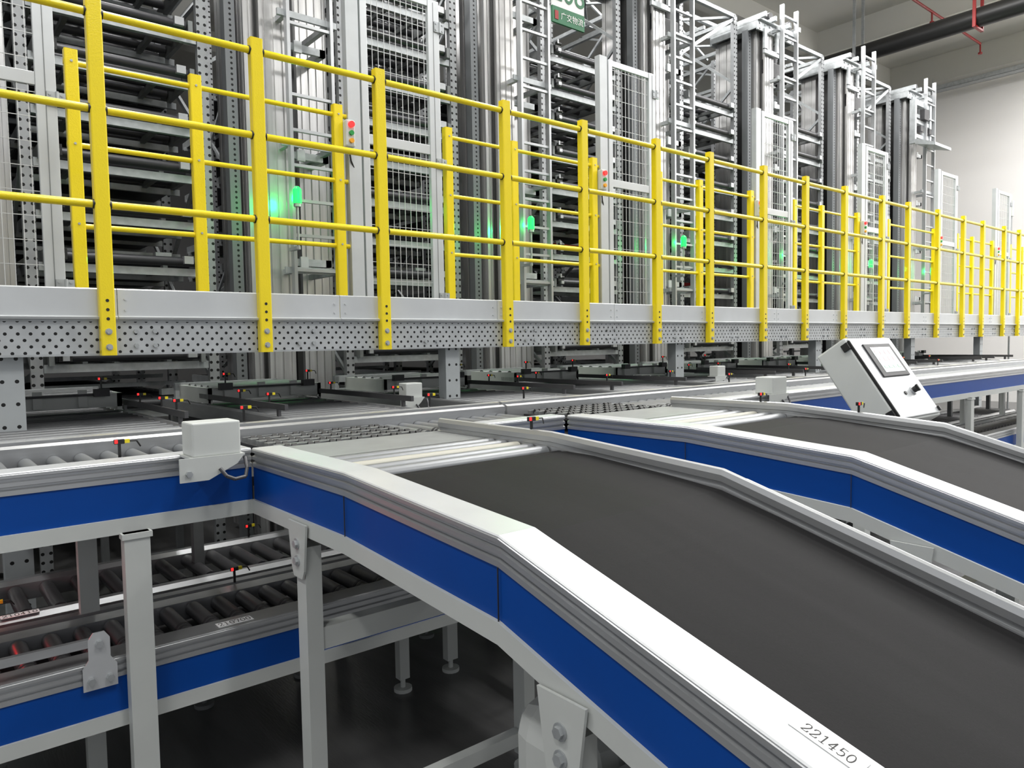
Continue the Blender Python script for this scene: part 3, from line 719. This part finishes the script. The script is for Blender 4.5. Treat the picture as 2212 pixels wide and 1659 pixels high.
b=MB(); c=hp(.40,.42,.012); b.cyl(c,c+Nn*.012,.03,18,1); b.cyl(c+Nn*.012,c+Nn*.035,.02,14,0); b.box(c+Nn*.04,(.014,.045,.014),0,R); b.make('rotary_switch',[BLK,ALU],hm)
b=MB(); c=hp(.28,.43,.012); b.cyl(c,c+Nn*.006,.013,14); b.make('lock',BLK,hm)
b=MB(); b.bb((4.92,2.28,.02),(5.0,2.36,1.5)); b.bb((4.82,2.16,0),(5.1,2.48,.02)); b.make('stand',WHP,hm)
# ---------------------------------------------------------------- overhead services
b=MB(); b.cyl((18,-3,8.62),(18,11,8.62),.2,28)
pp_=thing('black_pipe',(18,4,8.62),'thick black insulated pipe hanging under the ceiling','pipe')
b.make('pipe_body',BLK,pp_)
for y in (3.2,6.05,8.6,1.5):
    b=MB(); b.bb((17.78,y-.03,8.38),(18.22,y+.03,8.42)); b.bb((17.76,y-.03,8.38),(17.8,y+.03,10)); b.bb((18.2,y-.03,8.38),(18.24,y+.03,10)); b.make('hanger',REDP if y<7 else GAL,pp_)
rp=thing('sprinkler_pipe',(19,7.2,9.2),'thin red sprinkler pipe under the ceiling','pipe')
MB().cyl((13,7.2,9.3),(21.6,7.2,9.3),.03,10).make('pipe_run',REDP,rp)
for x in (15.5,18.6,21.6): MB().cyl((x,7.2,9.3),(x,7.2,9.08),.02,8).cyl((x,7.2,9.08),(x,7.2,9.04),.05,10).make('sprinkler_head',REDP,rp)
ct=thing('cable_tray',(23.4,10,8.95),'galvanised cable tray along the white wall','cable tray')
b=MB(); b.bb((23.2,-3,8.9),(23.22,20,9.02)); b.bb((23.5,-3,8.9),(23.52,20,9.02)); b.bb((23.2,-3,8.9),(23.52,20,8.91)); b.make('tray',GAL,ct)
for y in (3,6,9,12): MB().cyl((23.36,y,8.9),(23.36,y,9.3),.012,6).make('hanger',GAL,ct)
for k in range(0,6):
    x=XK(k)+2.1
    t=thing('overhead_bracing',(x,9,7.5),'galvanised lattice bracing joining racks above the aisle','steel bracing','overhead bracing frames')
    b=MB()
    b.bb((x-.9,8.05,7.45),(x+1.1,8.11,7.51)); b.bb((x-.9,9.4,7.45),(x+1.1,9.46,7.51)); b.bb((x-.5,8.0,7.3),(x-.45,13,7.36)); b.bb((x+.65,8.0,7.3),(x+.7,13,7.36))
    b.beam((x-.5,8.1,7.34),(x+.7,9.2,7.34),.04,.03); b.beam((x+.7,8.1,7.34),(x-.5,9.2,7.34),.04,.03); b.beam((x-.5,9.4,7.34),(x+.7,12,7.34),.04,.03)
    b.beam((x-.5,9,7.3),(x-.5,11,8.1),.03,.04);b.beam((x-.5,11,8.1),(x-.5,13,7.3),.03,.04)
    b.beam((x-.5,8.1,7.3),(x-.5,9,8.1),.03,.04);b.beam((x-.5,9,8.1),(x-.5,11,8.1),.03,.04);b.beam((x-.5,9,8.1),(x+1.0,9,7.4),.03,.04)
    b.make('lattice',GAL,t)
sgx,sgy,sgz=5.75,5.9,.38
sg=thing('hanging_sign',(sgx,sgy,5.2),'white and green aisle number sign hanging above the lift','sign')
MB().bb((sgx-.24,sgy,4.92+.17+sgz),(sgx+.24,sgy+.02,5.75+sgz)).make('panel',SGN,sg)
MB().bb((sgx-.24,sgy-.003,4.92+sgz),(sgx+.24,sgy+.02,5.09+sgz)).make('green_band',SGG,sg)
text('208',.34,(sgx,sgy-.004,5.26+sgz),(1,0,0),(0,0,1),SGG,sg)
text('广交物流',.085,(sgx+.05,sgy-.006,5.0+sgz),(1,0,0),(0,0,1),SGN,sg)
MB().box((sgx-.18,sgy-.006,5.0+sgz),(.05,.004,.09)).make('red_emblem',REDP,sg)
for q in (-.2,.19): MB().bb((sgx+q,sgy,5.75+sgz),(sgx+q+.01,sgy+.01,10)).make('hanger',GAL,sg)
sc=thing('signal_tower',(19.8,5.9,0),'slim grey signal tower light beside the railing','signal light')
MB().cyl((19.8,5.9,0.0),(19.8,5.9,4.6),.02,8).make('pole',ALU,sc)
MB().cyl((19.8,5.9,4.6),(19.8,5.9,4.95),.05,14).make('lens_stack',WHP,sc)
# ---------------------------------------------------------------- cable hose near the leg
hx,hy=XL+.075,1.18
cb=thing('corrugated_hose',(hx,hy,0),'black corrugated cable hose strapped to the conveyor leg','hose')
b=MB()
for i in range(62):
    z=.0+i*.0165; b.cyl((hx,hy,z),(hx,hy,z+.009),.022,12); b.cyl((hx,hy,z+.009),(hx,hy,z+.0165),.018,12)
b.make('hose',RUB,cb)
MB().bb((XL-.03,1.075,.93),(hx+.03,1.08,.94)).bb((XL-.03,1.075,.93),(XL-.025,1.2,.94)).make('cable_tie',BLK,cb)
# ---------------------------------------------------------------- world
w=bpy.data.worlds.new('world'); S.world=w; w.use_nodes=True
w.node_tree.nodes['Background'].inputs[0].default_value=(.95,.97,1,1); w.node_tree.nodes['Background'].inputs[1].default_value=.55
S.view_settings.view_transform='Standard'; S.view_settings.exposure=0
